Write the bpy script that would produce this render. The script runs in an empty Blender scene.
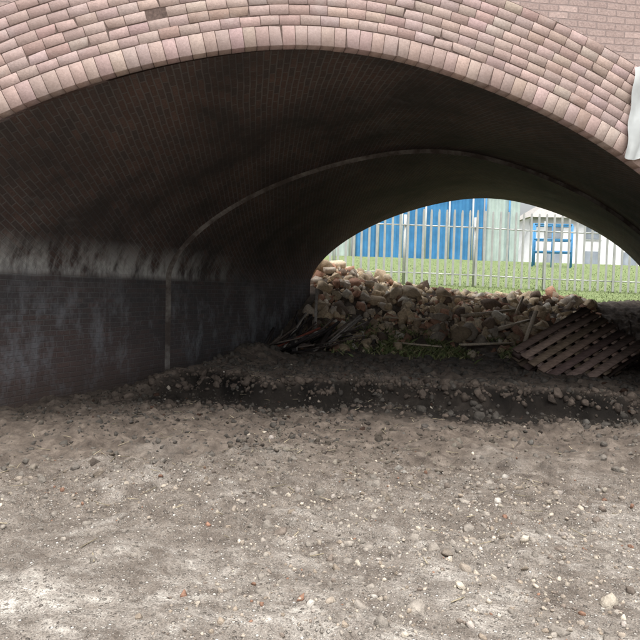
import bpy, numpy as np, math, random
from mathutils import Matrix, Vector
rng=np.random.default_rng(7); random.seed(7)
SC=bpy.context.scene
# ---------------------------------------------------------------- constants (metres)
XC,A,ZS,B,N,S=-2.698,4.079,1.751,2.419,1.625,.615
D1,D2,DM=7.749,18.512,12.78
K=math.sqrt(1+S*S)
# ---------------------------------------------------------------- helpers
def link(o,parent=None):
    SC.collection.objects.link(o)
    if parent: o.parent=parent
    return o
def empty(name):
    o=bpy.data.objects.new(name,None); return link(o)
def mesh(name,V,F,mat,parent=None,col=None,uv=None,smooth=False,attrs=None):
    V=np.asarray(V,dtype=np.float32)
    me=bpy.data.meshes.new(name)
    if isinstance(F,np.ndarray):
        n,k=F.shape
        me.vertices.add(len(V)); me.vertices.foreach_set('co',V.ravel())
        me.loops.add(n*k); me.loops.foreach_set('vertex_index',F.astype(np.int32).ravel())
        me.polygons.add(n); me.polygons.foreach_set('loop_start',np.arange(0,n*k,k,dtype=np.int32))
        me.update(calc_edges=True)
    else:
        me.from_pydata([tuple(map(float,v)) for v in V],[],[tuple(map(int,f)) for f in F])
    if col is not None:
        a=me.attributes.new('Col','FLOAT_COLOR','POINT')
        c=np.ones((len(V),4),dtype=np.float32); c[:,:3]=col; a.data.foreach_set('color',c.ravel())
    if attrs:
        for k2,v in attrs.items():
            a=me.attributes.new(k2,'FLOAT','POINT'); a.data.foreach_set('value',np.asarray(v,dtype=np.float32))
    if uv is not None:
        l=me.uv_layers.new(name='UVMap'); l.data.foreach_set('uv',np.asarray(uv,dtype=np.float32).ravel())
    if smooth: me.polygons.foreach_set('use_smooth',[True]*len(me.polygons))
    me.validate(); me.update()
    if mat: me.materials.append(mat)
    return link(bpy.data.objects.new(name,me),parent)
def ss(a,b,x):
    t=np.clip((x-a)/(b-a),0,1); return t*t*(3-2*t)
def _h(i,j,s):
    n=np.sin(i*127.1+j*311.7+s*74.7)*43758.5453
    return n-np.floor(n)
def vn(x,y,s=0):
    i=np.floor(x);j=np.floor(y);fx=x-i;fy=y-j
    fx=fx*fx*(3-2*fx);fy=fy*fy*(3-2*fy)
    return (_h(i,j,s)*(1-fx)+_h(i+1,j,s)*fx)*(1-fy)+(_h(i,j+1,s)*(1-fx)+_h(i+1,j+1,s)*fx)*fy
def fbm(x,y,o=4,s=0):
    r=0;a=.5
    for k in range(o):
        c_,s_=math.cos(.6*k+.3),math.sin(.6*k+.3)
        r=r+a*(vn((x*c_-y*s_)*2**k,(x*s_+y*c_)*2**k,s+k*3.1)-.5);a*=.5
    return r
# ---------------------------------------------------------------- terrain height
def qfar(x,y): return (y-D2-S*x)/K
def pile(x,y):
    u=(x+6.6)*.943+(y-15)*.332; v=-(x+6.6)*.332+(y-15)*.943
    top=2.05-.155*np.clip(u,0,9)+.55*fbm(u*.8+3,v*.8,3,5)
    f=np.where(v<.8,ss(-3.4,1.1,v)**.8,1-ss(1.4,3.8,v))*(1-ss(5.6,7.6,u))
    spill=.6*ss(-3.9,-1.6,v)*(1-ss(4.6,6.6,u))*(v<.5)*(.75+.9*fbm(u*1.1,v*1.1,3,15))
    return np.maximum(top*f,spill),u,v
def scarp(x,y):
    return (y-(7.3+.327*(x+5.1)))*.95+1.1*fbm(x*.8,y*.8,4,21)+.55*fbm(x*3.2,y*3.2,4,22)
def H(x,y,fine=True):
    q=qfar(x,y)
    h=1.15*ss(-3.3,.6,q)+2.5*np.clip((q-2.5)/19,0,1)
    v=scarp(x,y)
    inside=ss(-6.5,-5.8,x)*(1-ss(6,14,q))
    h=h+(.30*ss(-.04,.32,v)-.19*ss(-.95,-.3,v)*(1-ss(-.2,.06,v)))*inside*(1-ss(.5,4,q))
    p,pu,pv=pile(x,y)
    h=np.maximum(h,p)
    h=h+.40*np.exp(-(((x-1.15)/.75)**2+((y-7.4)/.9)**2))
    h=h+.22*np.exp(-(((x+5.9)/.5)**2+((y-10.0)/1.0)**2))
    h=h+.07*fbm(x*.55,y*.55,3,1)
    if fine:
        near=1-ss(20,30,np.abs(y))
        rg=ss(.3,.6,vn(x*.9+5,y*.9,33))
        h=h+near*(.05*fbm(x*2.5,y*2.5,4,2)+(.02+.045*rg)*fbm(x*9,y*9,4,3))
        rt=np.abs(fbm(x*.5+y*.35,y*.9-x*.2,4,61)); h=h-near*.04*(1-ss(0,.05,rt))
        cl=vn(x*6,y*6,13)*vn(x*13+3,y*13,14)
        clod=np.maximum(cl-.34,0)
        mid=ss(-3.8,-1.2,(y-D1-S*x)/K)
        h=h+near*(.05+.09*mid*rg)*clod
        h=h+near*mid*(.12*fbm(x*2.6,y*2.6,4,9)+.07*fbm(x*8,y*8,4,19))
    return h
def Hs(x,y): return float(H(np.array([x]),np.array([y]))[0])
# ---------------------------------------------------------------- material helpers
class M:
    def __init__(s,name,rough=.9):
        s.m=bpy.data.materials.new(name); s.m.use_nodes=True; s.nt=s.m.node_tree
        s.b=s.nt.nodes['Principled BSDF']; s.b.inputs['Roughness'].default_value=rough
        s.b.inputs['Specular IOR Level'].default_value=.2
    def l(s,a,b): s.nt.links.new(a,b)
    def noise(s,vec,scale,detail=3,rough=.6,dist=0):
        nd=s.nt.nodes.new('ShaderNodeTexNoise'); nd.inputs['Scale'].default_value=scale
        nd.inputs['Detail'].default_value=min(detail,4); nd.inputs['Roughness'].default_value=rough
        nd.inputs['Distortion'].default_value=dist
        if vec: s.l(vec,nd.inputs['Vector'])
        return nd.outputs['Fac']
    def ramp(s,f,stops,interp='LINEAR'):
        nd=s.nt.nodes.new('ShaderNodeValToRGB'); cr=nd.color_ramp; cr.interpolation=interp
        while len(cr.elements)<len(stops): cr.elements.new(.5)
        for e,(p,c) in zip(cr.elements,stops):
            e.position=p; e.color=(c,c,c,1) if not isinstance(c,tuple) else (*c,1)
        s.l(f,nd.inputs['Fac']); return nd.outputs['Color']
    def mix(s,f,a,b,mode='MIX'):
        nd=s.nt.nodes.new('ShaderNodeMix'); nd.data_type='RGBA'; nd.blend_type=mode
        for sock,v in ((nd.inputs[0],f),(nd.inputs[6],a),(nd.inputs[7],b)):
            if isinstance(v,(int,float)): sock.default_value=v
            elif isinstance(v,tuple): sock.default_value=(*v,1)
            else: s.l(v,sock)
        return nd.outputs[2]
    def math(s,op,a,b=0.):
        nd=s.nt.nodes.new('ShaderNodeMath'); nd.operation=op
        for sock,v in ((nd.inputs[0],a),(nd.inputs[1],b)):
            if isinstance(v,(int,float)): sock.default_value=v
            else: s.l(v,sock)
        return nd.outputs[0]
    def mrange(s,v,a,b,c=0.,d=1.):
        nd=s.nt.nodes.new('ShaderNodeMapRange'); s.l(v,nd.inputs[0])
        for i,x in enumerate((a,b,c,d)): nd.inputs[i+1].default_value=x
        return nd.outputs[0]
    def mapping(s,vec,scale=(1,1,1),rot=(0,0,0)):
        nd=s.nt.nodes.new('ShaderNodeMapping'); nd.inputs['Scale'].default_value=scale
        nd.inputs['Rotation'].default_value=rot; s.l(vec,nd.inputs['Vector']); return nd.outputs[0]
    def bump(s,h,st=.5,dist=.01,prev=None):
        nd=s.nt.nodes.new('ShaderNodeBump'); nd.inputs['Strength'].default_value=st
        nd.inputs['Distance'].default_value=dist; s.l(h,nd.inputs['Height'])
        if prev: s.l(prev,nd.inputs['Normal'])
        return nd.outputs[0]
    def done(s,col,nrm=None,rough=None):
        if isinstance(col,tuple): s.b.inputs['Base Color'].default_value=(*col,1)
        else: s.l(col,s.b.inputs['Base Color'])
        if nrm: s.l(nrm,s.b.inputs['Normal'])
        if rough is not None: s.l(rough,s.b.inputs['Roughness'])
        return s.m
    def obj(s): return s.nt.nodes.new('ShaderNodeTexCoord').outputs['Object']
    def uv(s): return s.nt.nodes.new('ShaderNodeTexCoord').outputs['UV']
    def attr(s,nm):
        nd=s.nt.nodes.new('ShaderNodeAttribute'); nd.attribute_name=nm; return nd
def simple(name,c,rough=.7,scale=6,amt=.25,metal=0):
    m=M(name,rough); o=m.obj(); n=m.noise(o,scale,3)
    f=m.ramp(n,[(.3,1-amt),(.7,1.0)])
    m.b.inputs['Metallic'].default_value=metal
    return m.done(m.mix(1.,f,c,'MULTIPLY'))
def brickmat(name,c1,c2,mortar,soot,sootamt,pale=None,bw=.225,rh=.075,mort=.008,bumpd=.008,white=0):
    m=M(name,.88); uv=m.uv(); o=m.obj()
    vm=m.nt.nodes.new('ShaderNodeVectorMath'); vm.operation='MULTIPLY_ADD'
    nz=m.nt.nodes.new('ShaderNodeTexNoise'); nz.inputs['Scale'].default_value=2.2; nz.inputs['Detail'].default_value=1; m.l(o,nz.inputs['Vector'])
    m.l(nz.outputs['Color'],vm.inputs[0]); vm.inputs[1].default_value=(.03,.03,0); m.l(uv,vm.inputs[2])
    br=m.nt.nodes.new('ShaderNodeTexBrick'); m.l(vm.outputs[0],br.inputs['Vector'])
    br.inputs['Color1'].default_value=(0,0,0,1);br.inputs['Color2'].default_value=(1,1,1,1);br.inputs['Mortar'].default_value=(.5,.5,.5,1)
    br.inputs['Scale'].default_value=1;br.inputs['Mortar Size'].default_value=mort;br.inputs['Mortar Smooth'].default_value=.3
    br.inputs['Brick Width'].default_value=bw;br.inputs['Row Height'].default_value=rh
    tone=m.ramp(br.outputs['Color'],[(0,c1),(.45,tuple((a+b)/2 for a,b in zip(c1,c2))),(.7,c2),(1,tuple(x*1.25 for x in c1))])
    spk=m.noise(o,45,2); tone=m.mix(.5,tone,m.ramp(spk,[(.3,.55),(.7,1.3)]),'MULTIPLY')
    col=m.mix(br.outputs['Fac'],tone,mortar)
    big=m.noise(o,.6,4,.7,.3)
    sf=m.math('MULTIPLY',m.ramp(big,[(.36,1.0),(.62,.25)]),sootamt)
    col=m.mix(sf,col,soot)
    if white:
        w=m.math('MULTIPLY',m.ramp(m.noise(m.mapping(o,(1,1,.35)),1.6,4,.7),[(.56,0.),(.72,1.)]),white)
        col=m.mix(w,col,(.46,.41,.39))
    if pale: col=pale(m,o,col)
    h=m.math('SUBTRACT',m.math('MULTIPLY',spk,.5),br.outputs['Fac'])
    return m.done(col,m.bump(h,.9,bumpd))
# ---------------------------------------------------------------- materials
def vault_pale(m,o,col):
    sx=m.nt.nodes.new('ShaderNodeSeparateXYZ'); m.l(o,sx.inputs[0])
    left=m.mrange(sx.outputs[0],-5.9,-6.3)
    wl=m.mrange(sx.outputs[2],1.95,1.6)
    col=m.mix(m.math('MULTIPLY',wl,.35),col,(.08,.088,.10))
    rd=m.math('MULTIPLY',m.mrange(sx.outputs[2],1.2,.4),m.mrange(sx.outputs[1],9.5,7.5))
    col=m.mix(m.math('MULTIPLY',rd,.25),col,(.20,.12,.10))
    band=m.math('MULTIPLY',m.mrange(sx.outputs[2],1.66,1.76),m.mrange(sx.outputs[2],2.25,1.85))
    band=m.math('MULTIPLY',m.math('MULTIPLY',band,m.mrange(sx.outputs[1],10.9,9.2)),left)
    st=m.ramp(m.noise(m.mapping(o,(1,1.7,.7),(-.9,0,0)),1.7,4,.72),[(.43,0.),(.62,.85)])
    col=m.mix(m.math('MULTIPLY',band,st),col,(.50,.50,.48))
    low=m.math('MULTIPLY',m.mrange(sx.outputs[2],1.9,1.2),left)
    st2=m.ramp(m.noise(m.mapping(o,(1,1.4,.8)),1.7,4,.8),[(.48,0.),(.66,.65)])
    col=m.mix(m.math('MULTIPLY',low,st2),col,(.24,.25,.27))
    st3=m.ramp(m.noise(m.mapping(o,(1.2,.6,1.2)),1.3,4,.75),[(.6,0.),(.75,.35)])
    col=m.mix(st3,col,(.20,.19,.18))
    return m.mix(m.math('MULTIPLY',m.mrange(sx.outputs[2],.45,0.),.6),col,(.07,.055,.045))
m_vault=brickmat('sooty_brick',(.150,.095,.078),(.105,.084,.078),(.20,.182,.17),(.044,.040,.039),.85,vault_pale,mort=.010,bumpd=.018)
m_step=M('limewashed_edge',.95); _o=m_step.obj()
m_step=m_step.done(m_step.mix(m_step.ramp(m_step.noise(_o,2.2,4,.75),[(.42,0.),(.68,1.)]),(.08,.065,.058),(.25,.235,.215)),m_step.bump(m_step.noise(_o,14,3),.8,.02))
m_face=brickmat('spandrel_brick',(.47,.36,.325),(.41,.31,.28),(.34,.27,.25),(.37,.28,.255),.35,None,mort=.008,white=.3)
m_mortar=simple('lime_mortar',(.20,.145,.125),.95,30,.5)
mr=M('pink_engineering_brick',.8); _o=mr.obj(); at=mr.attr('Col').outputs['Color']
c=mr.mix(.6,at,mr.ramp(mr.noise(_o,38,3,.7),[(.3,.68),(.7,1.14)]),'MULTIPLY')
c=mr.mix(mr.math('MULTIPLY',mr.ramp(mr.noise(_o,1.3,4,.75,.4),[(.44,0.),(.68,1.)]),.5),c,(.32,.23,.20))
c=mr.mix(mr.math('MULTIPLY',mr.ramp(mr.noise(_o,4.5,3,.7),[(.55,0.),(.7,1.)]),.25),c,(.56,.49,.46))
m_ring=mr.done(c,mr.bump(mr.noise(_o,60,2),.5,.005))
# ground
mg=M('dusty_ground',.95); o=mg.obj(); dark_soil=mg.attr('dark_soil').outputs['Fac']; gr=mg.attr('grass').outputs['Fac']; br_=mg.attr('lit_dust').outputs['Fac']
n1=mg.noise(o,1.6,4,.75,.5); n2=mg.noise(o,5,4,.75); n3=mg.noise(o,90,2,.8); n4=mg.noise(mg.mapping(o,(.8,1.5,1),(0,0,.5)),2.6,4,.85,.8)
lit_dust=mg.ramp(n4,[(.34,(.18,.16,.138)),(.45,(.27,.245,.215)),(.54,(.41,.38,.34)),(.64,(.62,.59,.53))])  # whitish stops carry the foreground brightness painted into the dust
dirt=mg.ramp(n2,[(.3,(.085,.070,.058)),(.5,(.142,.121,.102)),(.7,(.225,.198,.17))])
col=mg.mix(mg.math('MINIMUM',mg.math('MAXIMUM',mg.math('ADD',br_,mg.math('MULTIPLY',mg.math('SUBTRACT',n1,.5),3.0)),0.),1.),dirt,lit_dust)
col=mg.mix(.9,col,mg.ramp(n3,[(.3,.5),(.5,.95),(.7,1.4)]),'MULTIPLY')
def vor(sc,thr,amt,c):
    vo=mg.nt.nodes.new('ShaderNodeTexVoronoi'); vo.inputs['Scale'].default_value=sc; mg.l(o,vo.inputs['Vector'])
    peb=mg.ramp(vo.outputs['Distance'],[(.24,1.),(.38,0.)])
    sep=mg.nt.nodes.new('ShaderNodeSeparateColor'); mg.l(vo.outputs['Color'],sep.inputs[0])
    pc=mg.ramp(sep.outputs[0],[(.0,(.09,.078,.066)),(.5,(.25,.225,.195)),(.92,(.56,.53,.48))])
    pk=mg.math('MULTIPLY',peb,mg.ramp(sep.outputs[1],[(thr,0.),(thr+.05,amt)]))
    pk=mg.math('MULTIPLY',pk,mg.mrange(dark_soil,.7,.2,.15,1.))
    return mg.mix(pk,c,pc),pk
col,pk=vor(34,.55,.85,col)
col,pk2=vor(80,.38,.8,col)
col=mg.mix(dark_soil,col,mg.ramp(n2,[(.3,(.040,.031,.025)),(.52,(.100,.079,.063)),(.72,(.18,.146,.118))]))
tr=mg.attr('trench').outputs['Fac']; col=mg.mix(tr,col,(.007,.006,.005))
col=mg.mix(gr,col,mg.ramp(mg.noise(o,5,3),[(.3,(.13,.18,.07)),(.7,(.22,.26,.12))]))
hh=mg.math('ADD',mg.math('MULTIPLY',n3,.5),mg.math('ADD',mg.math('MULTIPLY',pk,.9),mg.math('MULTIPLY',pk2,.4)))
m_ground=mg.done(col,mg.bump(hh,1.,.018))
ms=M('stone',.9); o=ms.obj(); sn=ms.noise(o,24,3,.7); c=ms.mix(.7,ms.attr('Col').outputs['Color'],ms.ramp(sn,[(.3,.5),(.7,1.25)]),'MULTIPLY')
m_stone=ms.done(c,ms.bump(sn,.8,.02))
mw=M('weathered_wood',.85); o=mw.obj(); wn=mw.noise(mw.mapping(o,(3,3,14),(.5,.3,.2)),3,4,.7)
m_wood=mw.done(mw.mix(.9,mw.attr('Col').outputs['Color'],mw.ramp(wn,[(.3,.5),(.7,1.3)]),'MULTIPLY'),mw.bump(wn,.4,.01))
mc=M('coloured_leaf',.8); m_leaf=mc.done(mc.attr('Col').outputs['Color'])
# ---------------------------------------------------------------- bridge
def arc_base():
    t=np.linspace(0,math.pi,6000); c=-np.cos(t); s_=np.sin(t)
    x=np.sign(c)*np.abs(c)**(2/N); z=np.abs(s_)**(2/N)
    e=.2; m_=np.abs(x)<e
    ze=(1-e**N)**(1/N); sl=-(e**(N-1))*(1-e**N)**(1/N-1)
    z=np.where(m_,ze+sl*(x*x-e*e)/(2*e),z)
    return x,z
BX,BZ=arc_base()
def profile(off=0.,n=260,below=.7):
    X=XC+(A-off)*BX; Z=ZS+(B-off)*BZ
    L=np.r_[0,np.cumsum(np.hypot(np.diff(X),np.diff(Z)))]
    g=np.linspace(0,L[-1],n); X2=np.interp(g,L,X); Z2=np.interp(g,L,Z)
    zl=np.linspace(-below,ZS,12)[:-1]
    Xa=np.r_[np.full(11,XC-A+off),X2,np.full(11,XC+A-off)]
    Za=np.r_[zl,Z2,zl[::-1]]
    return Xa,Za
bridge=empty('brick_arch_bridge')
OFF=.075
def vault(name,off,Ya,Yb,mat):
    X,Z=profile(off); n=len(X); ny=90
    s_=np.r_[0,np.cumsum(np.hypot(np.diff(X),np.diff(Z)))]
    T=np.linspace(0,1,ny)
    V=[];P=[]
    for t in T:
        Y=(Ya+S*X)*(1-t)+(Yb+S*X)*t
        bul=.06*fbm(s_*.7+9,Y*.7,3,70)*min(1,t*8,(1-t)*8)
        tx=np.gradient(X);tz=np.gradient(Z);l=np.hypot(tx,tz)+1e-9
        V.append(np.stack([X+tz/l*bul,Y,Z-tx/l*bul],1)); P.append(np.stack([s_,Y],1))
    V=np.concatenate(V);P=np.concatenate(P)
    F=[];UV=[]
    smid=s_[n//2]
    for j in range(ny-1):
        for i in range(n-1):
            f=[j*n+i,(j+1)*n+i,(j+1)*n+i+1,j*n+i+1]; F.append(f)
            wall=(i<11 or i>=n-12)
            for k in f:
                s0,y0=P[k]
                if wall: UV.append((y0,Z[k%n]+1))
                else: UV.append(((y0*1+(s0-smid)*-S)/K+20,((s0-smid)+S*y0)/K+20))
    return mesh(name,V,np.array(F),mat,bridge,uv=UV,smooth=True)
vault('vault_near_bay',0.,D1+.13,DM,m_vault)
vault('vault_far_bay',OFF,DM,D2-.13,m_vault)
X0,Z0=profile(0.,below=.7); X1,Z1=profile(OFF,below=.7); n=len(X0)
fn=np.array([S,-1])/K
V=np.concatenate([np.stack([X0,DM+S*X0,Z0],1),np.stack([X1,DM+S*X1,Z1],1)])
F=np.array([[i,i+1,n+i+1,n+i] for i in range(n-1)])
mesh('vault_step',V,F,m_step,bridge)
def offset_curve(n=700):
    w=K*(XC+A*BX); Z=ZS+B*BZ
    L=np.r_[0,np.cumsum(np.hypot(np.diff(w),np.diff(Z)))]
    g=np.linspace(0,L[-1],n); w=np.interp(g,L,w);Z=np.interp(g,L,Z)
    tw=np.gradient(w);tz=np.gradient(Z);l=np.hypot(tw,tz);tw/=l;tz/=l
    k=np.ones(41)/41
    def sm(a): return np.convolve(np.r_[[a[0]]*20,a,[a[-1]]*20],k,'valid')
    nw,nz=sm(-tz),sm(tw); l=np.hypot(nw,nz); nw/=l;nz/=l
    nw[0],nz[0]=-1,0; nw[-1],nz[-1]=1,0
    return g,w,Z,nw,nz
G,CW,CZ,NW,NZ=offset_curve()
def P3(w,z,D,d):
    X=w/K; return np.stack([X+fn[0]*d,D+S*X+fn[1]*d,z],-1)
rings=[(.0,.20,.135)]
r=.208
for k in range(7): rings.append((r,.098,.205)); r+=.104
TH=r
def build_face(D,sgn,tag):
    V=[];F=[];C=[]
    for ri,(r0,hh,wl) in enumerate(rings):
        rw=CW+NW*(r0+hh/2); rz=CZ+NZ*(r0+hh/2)
        L=np.r_[0,np.cumsum(np.hypot(np.diff(rw),np.diff(rz)))]
        nb=int(L[-1]/wl); pitch=L[-1]/nb; offs=(ri%2)*.5*pitch+rng.uniform(0,.05)
        cuts=np.arange(nb+2)*pitch-offs+rng.normal(0,.005,nb+2)
        for b in range(nb+1):
            a0=cuts[b]+.0035; a1=cuts[b+1]-.0035
            a0=max(a0,0);a1=min(a1,L[-1])
            if a1-a0<.03: continue
            pts=[]
            jr=rng.normal(0,.0018,2); proud=.004+rng.normal(0,.0018)
            chip=rng.random()<.14
            for ins,dep in ((0,-.13),(0,proud-.003),(.003,proud)):
                for ci,(aa,rr) in enumerate(((a0+ins,r0+jr[0]*(ri>0)+ins),(a1-ins,r0+jr[0]*(ri>0)+ins),(a1-ins,r0+hh+jr[1]-ins),(a0+ins,r0+hh+jr[1]-ins))):
                    if chip and ci==int(b)%4 and dep>-.1:
                        aa+= (.018 if ci in(0,3) else -.018); rr+=(.01 if ci in (0,1) else -.01)
                    g=np.interp(aa,L,G)
                    w=np.interp(g,G,CW)+np.interp(g,G,NW)*rr; z=np.interp(g,G,CZ)+np.interp(g,G,NZ)*rr
                    pts.append(P3(w,z,D,dep*sgn))
            o=len(V); V+=pts
            for lv in (0,4):
                for e in range(4): F.append([o+lv+e,o+lv+(e+1)%4,o+lv+4+(e+1)%4,o+lv+4+e])
            F.append([o+8,o+9,o+10,o+11])
            t=rng.random(); base=np.array([.475,.358,.322])*(.86+.25*t)
            if rng.random()<.11: base=np.array([.38,.27,.235])
            base=base*(1+rng.normal(0,.025,3)); C+=[base]*12
    mesh('arch_ring_bricks'+tag,V,np.array(F),m_ring,bridge,col=np.array(C))
    n=len(G); V=np.concatenate([P3(CW+NW*.004,CZ+NZ*.004,D,-.001*sgn),P3(CW+NW*TH,CZ+NZ*TH,D,-.001*sgn)])
    F=np.array([[i,i+1,n+i+1,n+i] for i in range(n-1)])
    mesh('ring_mortar'+tag,V,F,m_mortar,bridge)
    top=6.3; ow=CW+NW*TH; oz=CZ+NZ*TH
    V=[];F=[];UV=[]
    def quad(a,b,c,d):
        o=len(V)
        for w,z in (a,b,c,d): V.append(P3(w,z,D,0)); UV.append((w+40,z+3))
        F.append([o,o+1,o+2,o+3])
    for i in range(0,n-1,5):
        j=min(i+5,n-1)
        quad((ow[i],oz[i]),(ow[j],oz[j]),(ow[j],top),(ow[i],top))
    quad((ow[0]-7,-.8),(ow[0],-.8),(ow[0],top),(ow[0]-7,top))
    quad((ow[-1],-.8),(ow[-1]+7,-.8),(ow[-1]+7,top),(ow[-1],top))
    quad((ow[0],-.8),(CW[0],-.8),(CW[0],ZS),(ow[0],ZS))
    quad((CW[-1],-.8),(ow[-1],-.8),(ow[-1],ZS),(CW[-1],ZS))
    mesh('spandrel_wall'+tag,V,np.array(F),m_face,bridge,uv=UV)
    V=[];F=[]
    for (z0,z1,d) in ((6.3,6.45,.08),(6.45,7.1,.0),(7.1,7.25,.06)):
        o=len(V)
        for w in (ow[0]-7,ow[-1]+7):
            for z in (z0,z1):
                for dd in (d,-.45-d): V.append(P3(w,z,D,dd*sgn))
        F+=[[o,o+1,o+3,o+2],[o+4,o+5,o+7,o+6],[o,o+4,o+6,o+2],[o+1,o+5,o+7,o+3],[o+2,o+6,o+7,o+3],[o,o+4,o+5,o+1]]
    mesh('parapet'+tag,V,np.array(F),m_face,bridge,uv=[(0,0)]*(len(F)*4))
    for k,w in enumerate((CW[0],CW[-1])):
        V=[P3(w,-.8,D,0),P3(w,ZS,D,0),P3(w,ZS,D,-.13*K*sgn),P3(w,-.8,D,-.13*K*sgn)]
        mesh('jamb'+tag,V,np.array([[0,1,2,3]]),m_vault,bridge,uv=[(0,0),(0,2.5),(.2,2.5),(.2,0)])
build_face(D1,1,'')
build_face(D2,-1,'_far')
w0,w1=(CW[0]-8),(CW[-1]+8)
V=[P3(w0,6.32,D1,-.02),P3(w1,6.32,D1,-.02),P3(w1,6.32,D2,.02),P3(w0,6.32,D2,.02)]
mesh('deck',V,np.array([[0,1,2,3]]),m_mortar,bridge)
# ---------------------------------------------------------------- ground sheet
def axis(lo,hi,segs):
    out=[]
    for a,b,st in segs: out.append(np.arange(a,b,st))
    a=np.concatenate(out)
    left=a[0]-np.geomspace(.1,a[0]-lo,40)[::-1]; right=a[-1]+np.geomspace(.1,hi-a[-1],45)
    return np.concatenate([left,a,right])
gx=axis(-600,600,[(-7.4,3.4,.025),(3.4,10,.15)])
gy=axis(-500,900,[(1.8,10,.023),(10,18.5,.045),(18.5,45,.3)])
XX,YY=np.meshgrid(gx,gy); x=XX.ravel();y=YY.ravel()
z=H(x,y)
nx,ny=len(gx),len(gy)
idx=np.arange(nx*ny).reshape(ny,nx)
F=np.stack([idx[:-1,:-1],idx[:-1,1:],idx[1:,1:],idx[1:,:-1]],-1).reshape(-1,4)
qn=(y-D1-S*x)/K; q=qfar(x,y); sv=scarp(x,y)
dark_soil=.9*ss(-2.7,.5,qn+1.6*fbm(x*.7,y*.7,3,31)+.5*fbm(x*4,y*4,3,32))*(1-ss(0,2,q))  # ground colour darkens from just ahead of the arch into the tunnel
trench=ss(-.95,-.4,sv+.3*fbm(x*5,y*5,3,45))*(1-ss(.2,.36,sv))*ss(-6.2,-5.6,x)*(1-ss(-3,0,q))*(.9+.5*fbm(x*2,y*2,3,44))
def lit_dustf(x,y):
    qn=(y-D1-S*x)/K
    return .58-.66*ss(-4.6,-1.6,qn+1.4*fbm(x*.5,y*.5,3,41))-.30*ss(-1.8,2.0,x+.2*y-.8)  # light falloff painted into the ground colour: palest at near left, fading towards arch
lit_dust=lit_dustf(x,y)
grass=ss(.6,2.2,q+.8*fbm(x,y,3,51))
p_,pu,pv=pile(x,y); grass=grass*(1-ss(.3,.9,p_-1.15))
mesh('ground',np.stack([x,y,z],1),F,m_ground,smooth=True,attrs={'dark_soil':dark_soil,'grass':grass,'lit_dust':np.clip(lit_dust,0,1),'trench':np.clip(trench,0,1)})
# ---------------------------------------------------------------- rocks
import bmesh
def proto(npts,flat=1.,seed=0):
    r=np.random.default_rng(seed); bm=bmesh.new()
    for k in range(npts):
        p=r.normal(size=3); p/=np.linalg.norm(p)/(.75+.3*r.random()); p*=np.array([1,.8,.62*flat]); bm.verts.new(p)
    res=bmesh.ops.convex_hull(bm,input=bm.verts)
    bmesh.ops.delete(bm,geom=list({g for g in res['geom_interior'] if isinstance(g,bmesh.types.BMVert)}),context='VERTS')
    bmesh.ops.triangulate(bm,faces=bm.faces); bm.verts.ensure_lookup_table(); bm.verts.index_update()
    V=np.array([v.co for v in bm.verts]); Fc=np.array([[v.index for v in f.verts] for f in bm.faces]); bm.free()
    return V,Fc
def brickproto(seed):
    r=np.random.default_rng(seed)
    V=np.array([[a,b*.5,c_*.33] for a in(-1,1) for b in(-1,1) for c_ in(-1,1)],float)+r.normal(0,.06,(8,3))
    V[4:,0]-=r.random()*.8
    Q=[[0,1,3,2],[4,6,7,5],[0,4,5,1],[2,3,7,6],[0,2,6,4],[1,5,7,3]]
    return V,np.array([t for a,b,c_,d in Q for t in ([a,b,c_],[a,c_,d])])
ROCK=[proto(random.randint(12,30),1,i) for i in range(30)]
PEB=[proto(random.randint(12,20),.9,100+i) for i in range(14)]
BR=[brickproto(i) for i in range(8)]
def rotm(r):
    q=r.normal(size=4);q/=np.linalg.norm(q);w,a,b,c_=q
    return np.array([[1-2*(b*b+c_*c_),2*(a*b-c_*w),2*(a*c_+b*w)],[2*(a*b+c_*w),1-2*(a*a+c_*c_),2*(b*c_-a*w)],[2*(a*c_-b*w),2*(b*c_+a*w),1-2*(a*a+b*b)]])
def scatter(name,items,parent=None):
    Vs=[];Fs=[];Cs=[];o=0
    for (pv_,pf),pos,sc,c_ in items:
        v=pv_@rotm(rng).T*sc+pos; Vs.append(v);Fs.append(pf+o);o+=len(v);Cs.append(np.repeat([c_],len(v),0))
    return mesh(name,np.concatenate(Vs),np.concatenate(Fs),m_stone,parent,col=np.concatenate(Cs))
pal=[np.array(c_) for c_ in ((.34,.30,.26),(.28,.24,.2),(.42,.38,.33),(.2,.17,.15),(.5,.46,.4),(.25,.15,.11),(.36,.33,.31),(.55,.53,.5))]
rpal=[np.array(c_) for c_ in ((.68,.54,.37),(.54,.42,.29),(.78,.66,.49),(.25,.185,.14),(.70,.58,.43),(.50,.29,.20),(.56,.48,.39),(.82,.75,.63))]
items=[]
n=6400
u=rng.uniform(-.4,7.1,n);v=rng.uniform(-3.7,2.9,n)
px=-6.6+u*.943-v*.332; py=15+u*.332+v*.943
hz=H(px,py)
patch=vn(u*1.1,v*1.1,88)
for i in range(n):
    if px[i]<-6.45 and qfar(px[i],py[i])<.2: continue
    dens=.28 if v[i]<-2.2 else (.55 if v[i]<-1.2 else .85)
    dens*=.35+1.1*float(ss(.3,.6,patch[i]))
    if rng.random()>dens: continue
    s_=min(.025+rng.gamma(1.15,.066),.36)
    if v[i]<-2.2: s_*=.7
    isb=rng.random()<.32
    pr=BR[rng.integers(8)] if isb else ROCK[rng.integers(30)]
    if isb: s_=min(s_,.2)
    c_=(rpal[rng.choice([5,0,6,5])] if isb else rpal[rng.choice(8,p=[.2,.18,.16,.13,.12,.07,.06,.08])])*(.65+.55*rng.random())
    if v[i]<-1.7: c_=c_*.62
    items.append((pr,np.array([px[i],py[i],hz[i]+s_*rng.uniform(-.3,.5)]),s_,c_))
scatter('rubble_pile',items)
items=[]
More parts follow.
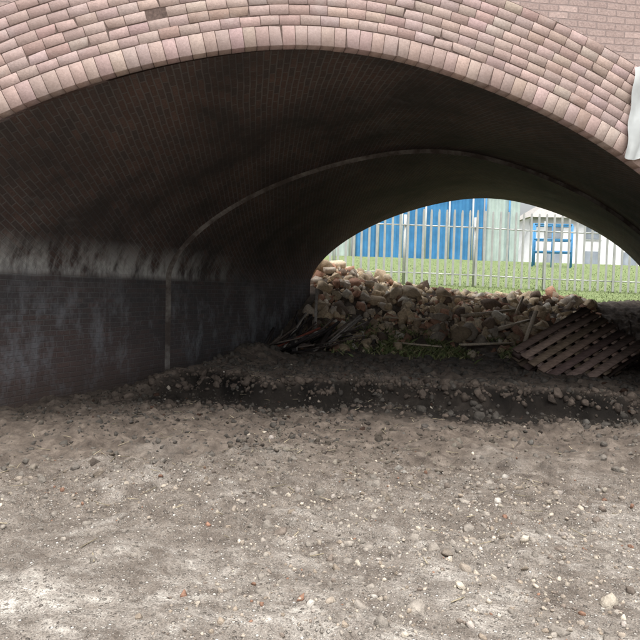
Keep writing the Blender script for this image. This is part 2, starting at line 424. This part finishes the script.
def stones(n,xr,yr,smin,sg,cm,smax=.07,sink=.12,thr=.46,clods=False):
    a=rng.uniform(*xr,n);b=rng.uniform(*yr,n)
    m=vn(a*.8,b*.8,77)+.25*rng.random(n)
    if clods: m=vn(a*1.4,b*1.4,33)+.3*rng.random(n)
    hz=H(a,b)
    for i in range(n):
        if m[i]<thr or a[i]<-6.6: continue
        qn_=(b[i]-D1-S*a[i])/K
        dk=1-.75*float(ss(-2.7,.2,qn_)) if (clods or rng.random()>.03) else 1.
        s_=min(smin+rng.gamma(1.1,sg),smax)
        if clods: c_=np.array([.25,.222,.19])*(.75+.5*rng.random())*dk*cm
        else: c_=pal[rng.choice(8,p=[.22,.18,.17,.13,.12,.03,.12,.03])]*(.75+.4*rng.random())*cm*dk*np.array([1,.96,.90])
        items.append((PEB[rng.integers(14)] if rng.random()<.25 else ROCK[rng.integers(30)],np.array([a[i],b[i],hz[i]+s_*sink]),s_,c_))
stones(11000,(-4.5,3),(2.2,6.2),.003,.006,1.05,.045,.05)
stones(10000,(-6.6,3),(5.,9.2),.005,.009,.85,.055,.0)
stones(560,(-6.5,2.5),(3.4,10.5),.02,.020,.8,.09,-.15)
stones(5000,(-6.5,3),(2.6,9.2),.010,.013,1.0,.07,-.15,.55,True)
stones(2600,(-6.4,2.5),(8.0,13.0),.015,.028,1.1,.12,-.1,.4,True)
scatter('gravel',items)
# crumbled clods along the lip and foot of the dug step
items=[]
a=rng.uniform(-6.2,2.4,16000);b=rng.uniform(6.3,11.5,16000);svv=scarp(a,b);hz=H(a,b)
for i in np.where((np.abs(svv-.25)<.14)|((svv>-.8)&(svv<-.35)&(rng.random(16000)<.25)))[0][:2200]:
    s_=min(.012+rng.gamma(1.2,.022),.11)
    items.append((ROCK[rng.integers(30)],np.array([a[i],b[i],hz[i]-s_*.1]),s_,np.array([.105,.083,.067])*rng.uniform(.5,1.2)))
scatter('soil_clods',items)
# ---------------------------------------------------------------- beams
def beam(V,F,C,p,q,w,h,col,up=(0,0,1.)):
    p=np.array(p,float);q=np.array(q,float);d=q-p;d/=np.linalg.norm(d)
    s_=np.cross(d,up);s_/=np.linalg.norm(s_)+1e-9;t=np.cross(s_,d);o=len(V)
    for c_ in (p,q):
        for a,b in((-1,-1),(1,-1),(1,1),(-1,1)): V.append(c_+s_*a*w/2+t*b*h/2)
    F+=[[o,o+1,o+2,o+3],[o+4,o+7,o+6,o+5]]+[[o+e,o+4+e,o+4+(e+1)%4,o+(e+1)%4] for e in range(4)]
    C+=[col]*8
# ---------------------------------------------------------------- tilted slatted timber pallet
Lc=np.array([-1.33,10.93,.68]);Bc=np.array([-.30,10.25,.07]);Tc=np.array([-.26,12.3,1.42])
eu=Tc-Lc;ev=Bc-Lc; nrm=np.cross(ev,eu); nrm/=np.linalg.norm(nrm)
if nrm[2]<0: nrm=-nrm
pallet=empty('wooden_pallet')
def sp(u,v,d): return Lc+eu*u+ev*v+nrm*d
def wc(k=1.): return np.array([.245,.175,.14])*rng.uniform(.55,1.3)*k*np.array([1,rng.uniform(.93,1.07),rng.uniform(.9,1.12)])
lu,lv=np.linalg.norm(eu),np.linalg.norm(ev)
def slats(name,n,d,th,cover,along_u,k=1.):
    V=[];F=[];C=[]
    for i in range(n):
        c_=(i+.5)/n; w=(lv if along_u else lu)/n*cover; e0=rng.normal(0,.012); e1=rng.normal(0,.012); tw=rng.normal(0,.005); dd=d+rng.normal(0,.002)
        if along_u: a,b=sp(e0,c_-tw,dd),sp(1+e1,c_+tw,dd)
        else: a,b=sp(c_-tw,e0,dd),sp(c_+tw,1+e1,dd)
        beam(V,F,C,a,b,w,th,wc(k),nrm)
    mesh(name,V,np.array(F),m_wood,pallet,col=np.array(C))
slats('deck_boards',7,.0,.020,.70,True)
slats('cross_boards',8,-.026,.026,.58,False,.9)
V=[];F=[];C=[]
for a in(.06,.5,.94):
    for b in(.08,.5,.92):
        beam(V,F,C,sp(a-.05,b,-.10),sp(a+.05,b,-.10),.16,.10,wc(.7),nrm)
mesh('blocks',V,np.array(F),m_wood,pallet,col=np.array(C))
slats('bottom_boards',5,-.165,.024,.5,True,.6)
slats('lower_deck_boards',8,-.20,.022,.8,True,.5)
slats('lower_cross_boards',4,-.24,.05,.3,False,.5)
# ---------------------------------------------------------------- scrap timber and twigs
V=[];F=[];C=[]
for k in range(80):
    bx,by=rng.uniform(-6.5,-5.2),rng.uniform(10.5,12.5)
    an=rng.uniform(-.5,2.2);ln=rng.uniform(.4,1.3);ti=rng.uniform(.05,.8)
    z0=Hs(bx,by)+.04
    q=(bx+math.cos(an)*ln*math.cos(ti),by+math.sin(an)*ln*math.cos(ti),z0+ln*math.sin(ti))
    if q[0]<-6.5: q=(-6.5,q[1],q[2])
    cc=random.choice([(.05,.04,.035),(.09,.07,.06),(.16,.13,.11),(.035,.03,.03),(.32,.29,.26)])
    beam(V,F,C,(bx,by,z0),q,rng.uniform(.02,.11),rng.uniform(.015,.04),np.array(cc))
beam(V,F,C,(-5.95,10.7,.35),(-5.2,11.6,.8),.05,.04,np.array((.26,.08,.055)))
beam(V,F,C,(-5.6,12.2,.2),(-5.75,12.6,1.6),.06,.04,np.array((.4,.37,.34)))
mesh('scrap_timber_heap',V,np.array(F),m_stone,col=np.array(C))
V=[];F=[];C=[]
for k in range(60):
    bx,by=rng.uniform(.1,1.3),rng.uniform(12.3,13.4); z0=Hs(bx,by)
    an=rng.uniform(0,6.28);ln=rng.uniform(.5,1.1);ti=rng.uniform(.4,1.2)
    beam(V,F,C,(bx,by,z0),(bx+math.cos(an)*ln*math.cos(ti),by+math.sin(an)*ln*math.cos(ti),z0+ln*math.sin(ti)),.018,.018,np.array((.07,.05,.04)))
mesh('dead_branches',V,np.array(F),m_stone,col=np.array(C))
V=[];F=[];C=[]
for x1,y1,x2,y2,dz1,dz2,w in ((-3.0,15.0,-1.9,16.0,.15,.25,.12),(-2.4,14.6,-1.5,15.6,.1,.3,.14),(-4.6,14.0,-3.5,14.5,.12,.15,.08),(-1.5,14.6,-1.3,14.9,.1,.75,.09),(-2.7,13.4,-1.7,14.2,.1,.15,.08),(-2.0,15.3,-1.0,15.5,.2,.2,.13),(-4.0,12.9,-3.0,13.0,.08,.1,.06),(-1.9,15.8,-1.7,15.9,.1,.7,.08),(-3.8,15.6,-2.9,15.9,.2,.3,.07)):
    beam(V,F,C,(x1,y1,Hs(x1,y1)+dz1),(x2,y2,Hs(x2,y2)+dz2),w,w*.5,np.array((.64,.54,.42))*rng.uniform(.7,1.15))
mesh('broken_planks',V,np.array(F),m_stone,col=np.array(C))
# ---------------------------------------------------------------- blades
def blades(name,X,Y,h,w,cols,lean=.4):
    n=len(X);Z=H(X,Y);an=rng.uniform(0,6.28,n);hh=h*(.5+.9*rng.random(n))
    la=rng.uniform(0,6.28,n);ln=hh*lean*rng.random(n)
    dx=np.cos(an)*w/2;dy=np.sin(an)*w/2
    V=np.stack([np.stack([X-dx,Y-dy,Z-.01],1),np.stack([X+dx,Y+dy,Z-.01],1),
      np.stack([X+dx*.8+np.cos(la)*ln*.4,Y+dy*.8+np.sin(la)*ln*.4,Z+hh*.6],1),np.stack([X+np.cos(la)*ln,Y+np.sin(la)*ln,Z+hh],1)],1).reshape(-1,3)
    F=np.arange(n*4).reshape(n,4)
    c_=np.array(cols)[rng.integers(len(cols),size=n)]*(.7+.6*rng.random((n,1)))
    return mesh(name,V,F,m_leaf,col=np.repeat(c_,4,0))
n=26000;a=rng.uniform(-14,12,n);q_=np.abs(rng.normal(0,8,n))+.8; b=D2+S*a+q_*K
k_=(pile(a,b)[0]<1.4);a=a[k_];b=b[k_]
blades('grass',a,b,.055,.025,[(.17,.22,.09),(.22,.26,.13),(.14,.18,.08)],.8)
n=4800;a=rng.normal(-3.4,1.2,n);b=rng.normal(13.0,.5,n)+.25*(a+3.4)
k_=vn(a*2.5,b*2.5,90)>.42;a=a[k_];b=b[k_]
blades('weeds',a,b,.11,.035,[(.14,.18,.07),(.19,.21,.09),(.24,.23,.12),(.10,.12,.05)],1.8)
V=[];F=[];C=[]
for k in range(220):
    bx,by=rng.uniform(-5.5,2.2),rng.uniform(2.6,9.5);z0=Hs(bx,by)+.012;an=rng.uniform(0,6.28);ln=rng.uniform(.03,.16)
    beam(V,F,C,(bx,by,z0),(bx+math.cos(an)*ln,by+math.sin(an)*ln,z0+rng.uniform(0,.02)),.006,.004,np.array((.42,.36,.25))*rng.uniform(.4,1.1))
mesh('twig_litter',V,np.array(F),m_stone,col=np.array(C))
# ---------------------------------------------------------------- palisade fence
fence=empty('palisade_fence')
m_galv=simple('galvanised_steel',(.62,.64,.63),.5,3,.2,.1)
p0=np.array([-12.,21.2]);p1=np.array([9.5,31.0]);d=p1-p0;Lf=np.linalg.norm(d);d/=Lf;nn=np.array([-d[1],d[0]])
V=[];F=[]
tt=.2
while tt<Lf:
    c0=p0+d*tt; zb=Hs(*c0)+.05; ht=2.95
    prof=[(-.045,.0),(-.03,-.025),(0,0.012),(.03,-.025),(.045,0)]
    o=len(V)
    for a,b in prof:
        pt=c0+d*a+nn*b; V.append((pt[0],pt[1],zb))
    for (a,b),e in zip(prof,(-.14,-.03,0,-.03,-.14)):
        pt=c0+d*a+nn*b; V.append((pt[0],pt[1],zb+ht+e))
    for e in range(4): F.append([o+e,o+e+1,o+6+e,o+5+e])
    tt+=.30
mesh('pales',V,np.array(F),m_galv,fence)
V=[];F=[];C=[]
for s_ in np.arange(0,Lf-2.7,2.75):
    a=p0+d*s_+nn*.05;b=p0+d*(s_+2.75)+nn*.05
    for e in(.45,2.3): beam(V,F,C,(a[0],a[1],Hs(*a)+e),(b[0],b[1],Hs(*b)+e),.05,.05,np.ones(3))
    beam(V,F,C,(a[0]+nn[0]*.07,a[1]+nn[1]*.07,Hs(*a)-.1),(a[0]+nn[0]*.07+.001,a[1]+nn[1]*.07,Hs(*a)+2.7),.08,.1,np.ones(3))
mesh('rails_and_posts',V,np.array(F),m_galv,fence)
# ---------------------------------------------------------------- corrugated hoarding
def hoarding(name,a,b,h,mat,cap):
    e=empty(name)
    a=np.array(a,float);b=np.array(b,float);d=b-a;L=np.linalg.norm(d);d/=L;nn=np.array([d[1],-d[0]])
    V=[];F=[];s_=0
    while s_<L:
        for ds,of in((0,0),(.12,0),(.17,.09),(.33,.09),(.38,0)):
            pt=a+d*(s_+ds)+nn*of; V+= [(pt[0],pt[1],Hs(a[0],a[1])-.4),(pt[0],pt[1],Hs(a[0],a[1])+h)]
        s_+=.46
    F=[[2*i,2*i+2,2*i+3,2*i+1] for i in range(len(V)//2-1)]
    mesh('sheeting',V,np.array(F),mat,e)
    V=[];F=[];C=[]; z=Hs(a[0],a[1])
    for zz in(h,): beam(V,F,C,(*(a+nn*.06),z+zz+.05),(*(b+nn*.06),z+zz+.05),.16,.1,np.ones(3))
    for s_ in np.arange(0,L,1.5):
        pt=a+d*s_+nn*.14; beam(V,F,C,(pt[0],pt[1],z-.3),(pt[0]+.001,pt[1],z+h),.1,.1,np.ones(3))
    mesh('posts_and_cap',V,np.array(F),cap,e)
m_blue=simple('blue_painted_steel',(.08,.29,.58),.5,1.2,.3)
m_lb=simple('pale_green_painted_steel',(.56,.66,.63),.5,1.2,.25)
m_wp=simple('white_painted_steel',(.70,.72,.72),.5,2,.15)
hoarding('corrugated_steel_hoarding',(-14.5,37.4),(-7.0,40.7),5.3,m_blue,m_wp)
hoarding('corrugated_steel_hoarding',(-23,33.6),(-14.6,37.35),5.1,m_lb,m_wp)
hoarding('corrugated_steel_hoarding',(-6.9,40.8),(-4.9,41.7),5.1,m_lb,m_blue)
# ---------------------------------------------------------------- blue play frame
fr=empty('blue_climbing_frame')
V=[];F=[];C=[]
zb=Hs(-2.5,38)
for ix in range(3):
    for iy in range(2):
        X_=-3.6+ix*1.0;Y_=37.6+iy*1.0+ix*.4
        beam(V,F,C,(X_,Y_,zb-.4),(X_+.001,Y_,zb+2.5),.09,.09,np.ones(3))
for zz in(.9,1.6,2.45):
    for iy in range(2): beam(V,F,C,(-3.6,37.6+iy,zb+zz),(-1.6,38.4+iy,zb+zz),.09,.09,np.ones(3))
mesh('tube_frame',V,np.array(F),m_blue,fr)
# ---------------------------------------------------------------- pale house beyond
house=empty('white_house')
zg=3.5; c0=np.array([1.5,62.]);ax=np.array([.91,.41]);ay=np.array([-.41,.91])
def hp(a,b,z): p=c0+ax*a+ay*b; return (p[0],p[1],z)
def hbox(name,a0,a1,b0,b1,z0,z1,mat):
    V=[hp(a,b,z) for z in(z0,z1) for a,b in((a0,b0),(a1,b0),(a1,b1),(a0,b1))]
    return mesh(name,V,np.array([[0,1,2,3],[4,5,6,7],[0,1,5,4],[1,2,6,5],[2,3,7,6],[3,0,4,7]]),mat,house)
m_rend=simple('pale_grey_render',(.62,.63,.63),.9,2,.12); m_tile=simple('roof_tile',(.40,.38,.36),.9,8,.3); m_glass=simple('window_glass',(.22,.25,.28),.15,1,.2)
hbox('walls',-8,8,0,7,zg-.5,zg+5,m_rend)
V=[hp(-8.4,-.4,zg+5),hp(8.4,-.4,zg+5),hp(8.4,7.4,zg+5),hp(-8.4,7.4,zg+5),hp(-5,3.5,zg+7.4),hp(5,3.5,zg+7.4)]
mesh('roof',V,[[0,1,5,4],[1,2,5],[2,3,4,5],[3,0,4],[0,3,2,1]],m_tile,house)
for i,a in enumerate((-6.6,-3.2,.2,3.8)):
    for z in(zg+.9,zg+3.2):
        hbox('window_frame',a-.1,a+1.5,-.06,-.005,z-.1,z+1.3,m_wp); hbox('window',a,a+1.4,-.09,-.065,z,z+1.2,m_glass)
# ---------------------------------------------------------------- sheet of pale plastic caught on the face
V=[];F=[];n_=22;mm=12
for i in range(n_):
    for j in range(mm):
        t=i/(n_-1);s_=j/(mm-1)
        w=K*(.22-.06*t+.008*math.sin(t*17)+ s_*(.6)*(1-.5*t)); zz=4.16-1.0*t+.02*math.sin(s_*6+t*3)
        V.append(P3(w,zz,D1,.05+.015*math.sin(s_*22+t*2)+.01*math.sin(t*9+s_*5)))
for i in range(n_-1):
    for j in range(mm-1): F.append([i*mm+j,i*mm+j+1,(i+1)*mm+j+1,(i+1)*mm+j])
mesh('plastic_sheet',V,np.array(F),simple('white_polythene',(.66,.69,.68),.4,3,.3),smooth=True)
# ---------------------------------------------------------------- light
W=bpy.data.worlds.new('World');SC.world=W;W.use_nodes=True;nt=W.node_tree
bg=nt.nodes['Background'];sky=nt.nodes.new('ShaderNodeTexSky');sky.sky_type='NISHITA';sky.sun_disc=False
el,az=math.radians(76),math.radians(150)
sky.sun_elevation=el;sky.sun_rotation=az;sky.dust_density=7;sky.air_density=1.2
hs=nt.nodes.new('ShaderNodeHueSaturation');hs.inputs['Saturation'].default_value=.25;hs.inputs['Value'].default_value=1.8
nt.links.new(sky.outputs[0],hs.inputs['Color']);nt.links.new(hs.outputs[0],bg.inputs['Color']);bg.inputs['Strength'].default_value=.15
sl=bpy.data.lights.new('sun','SUN');sl.energy=3.0;sl.angle=math.radians(40);sl.color=(1,.985,.955)
so=link(bpy.data.objects.new('sun',sl))
dirv=Vector((math.sin(az)*math.cos(el),math.cos(az)*math.cos(el),math.sin(el)))
so.rotation_euler=dirv.to_track_quat('Z','Y').to_euler()
# ---------------------------------------------------------------- camera
yaw,pit,rol=.422,.050,.026
Fv=Vector((-math.sin(yaw)*math.cos(pit),math.cos(yaw)*math.cos(pit),-math.sin(pit)));R=Vector((math.cos(yaw),math.sin(yaw),0));U=R.cross(Fv)
R2=R*math.cos(rol)+U*math.sin(rol);U2=-R*math.sin(rol)+U*math.cos(rol)
cd=bpy.data.cameras.new('camera');cd.sensor_width=36;cd.lens=620/640*36;cd.clip_end=3000;cd.clip_start=.05
co=link(bpy.data.objects.new('camera',cd))
co.matrix_world=Matrix(((R2.x,U2.x,-Fv.x,0),(R2.y,U2.y,-Fv.y,0),(R2.z,U2.z,-Fv.z,1.6),(0,0,0,1)))
SC.camera=co
SC.view_settings.view_transform='Standard';SC.view_settings.look='None';SC.view_settings.exposure=0
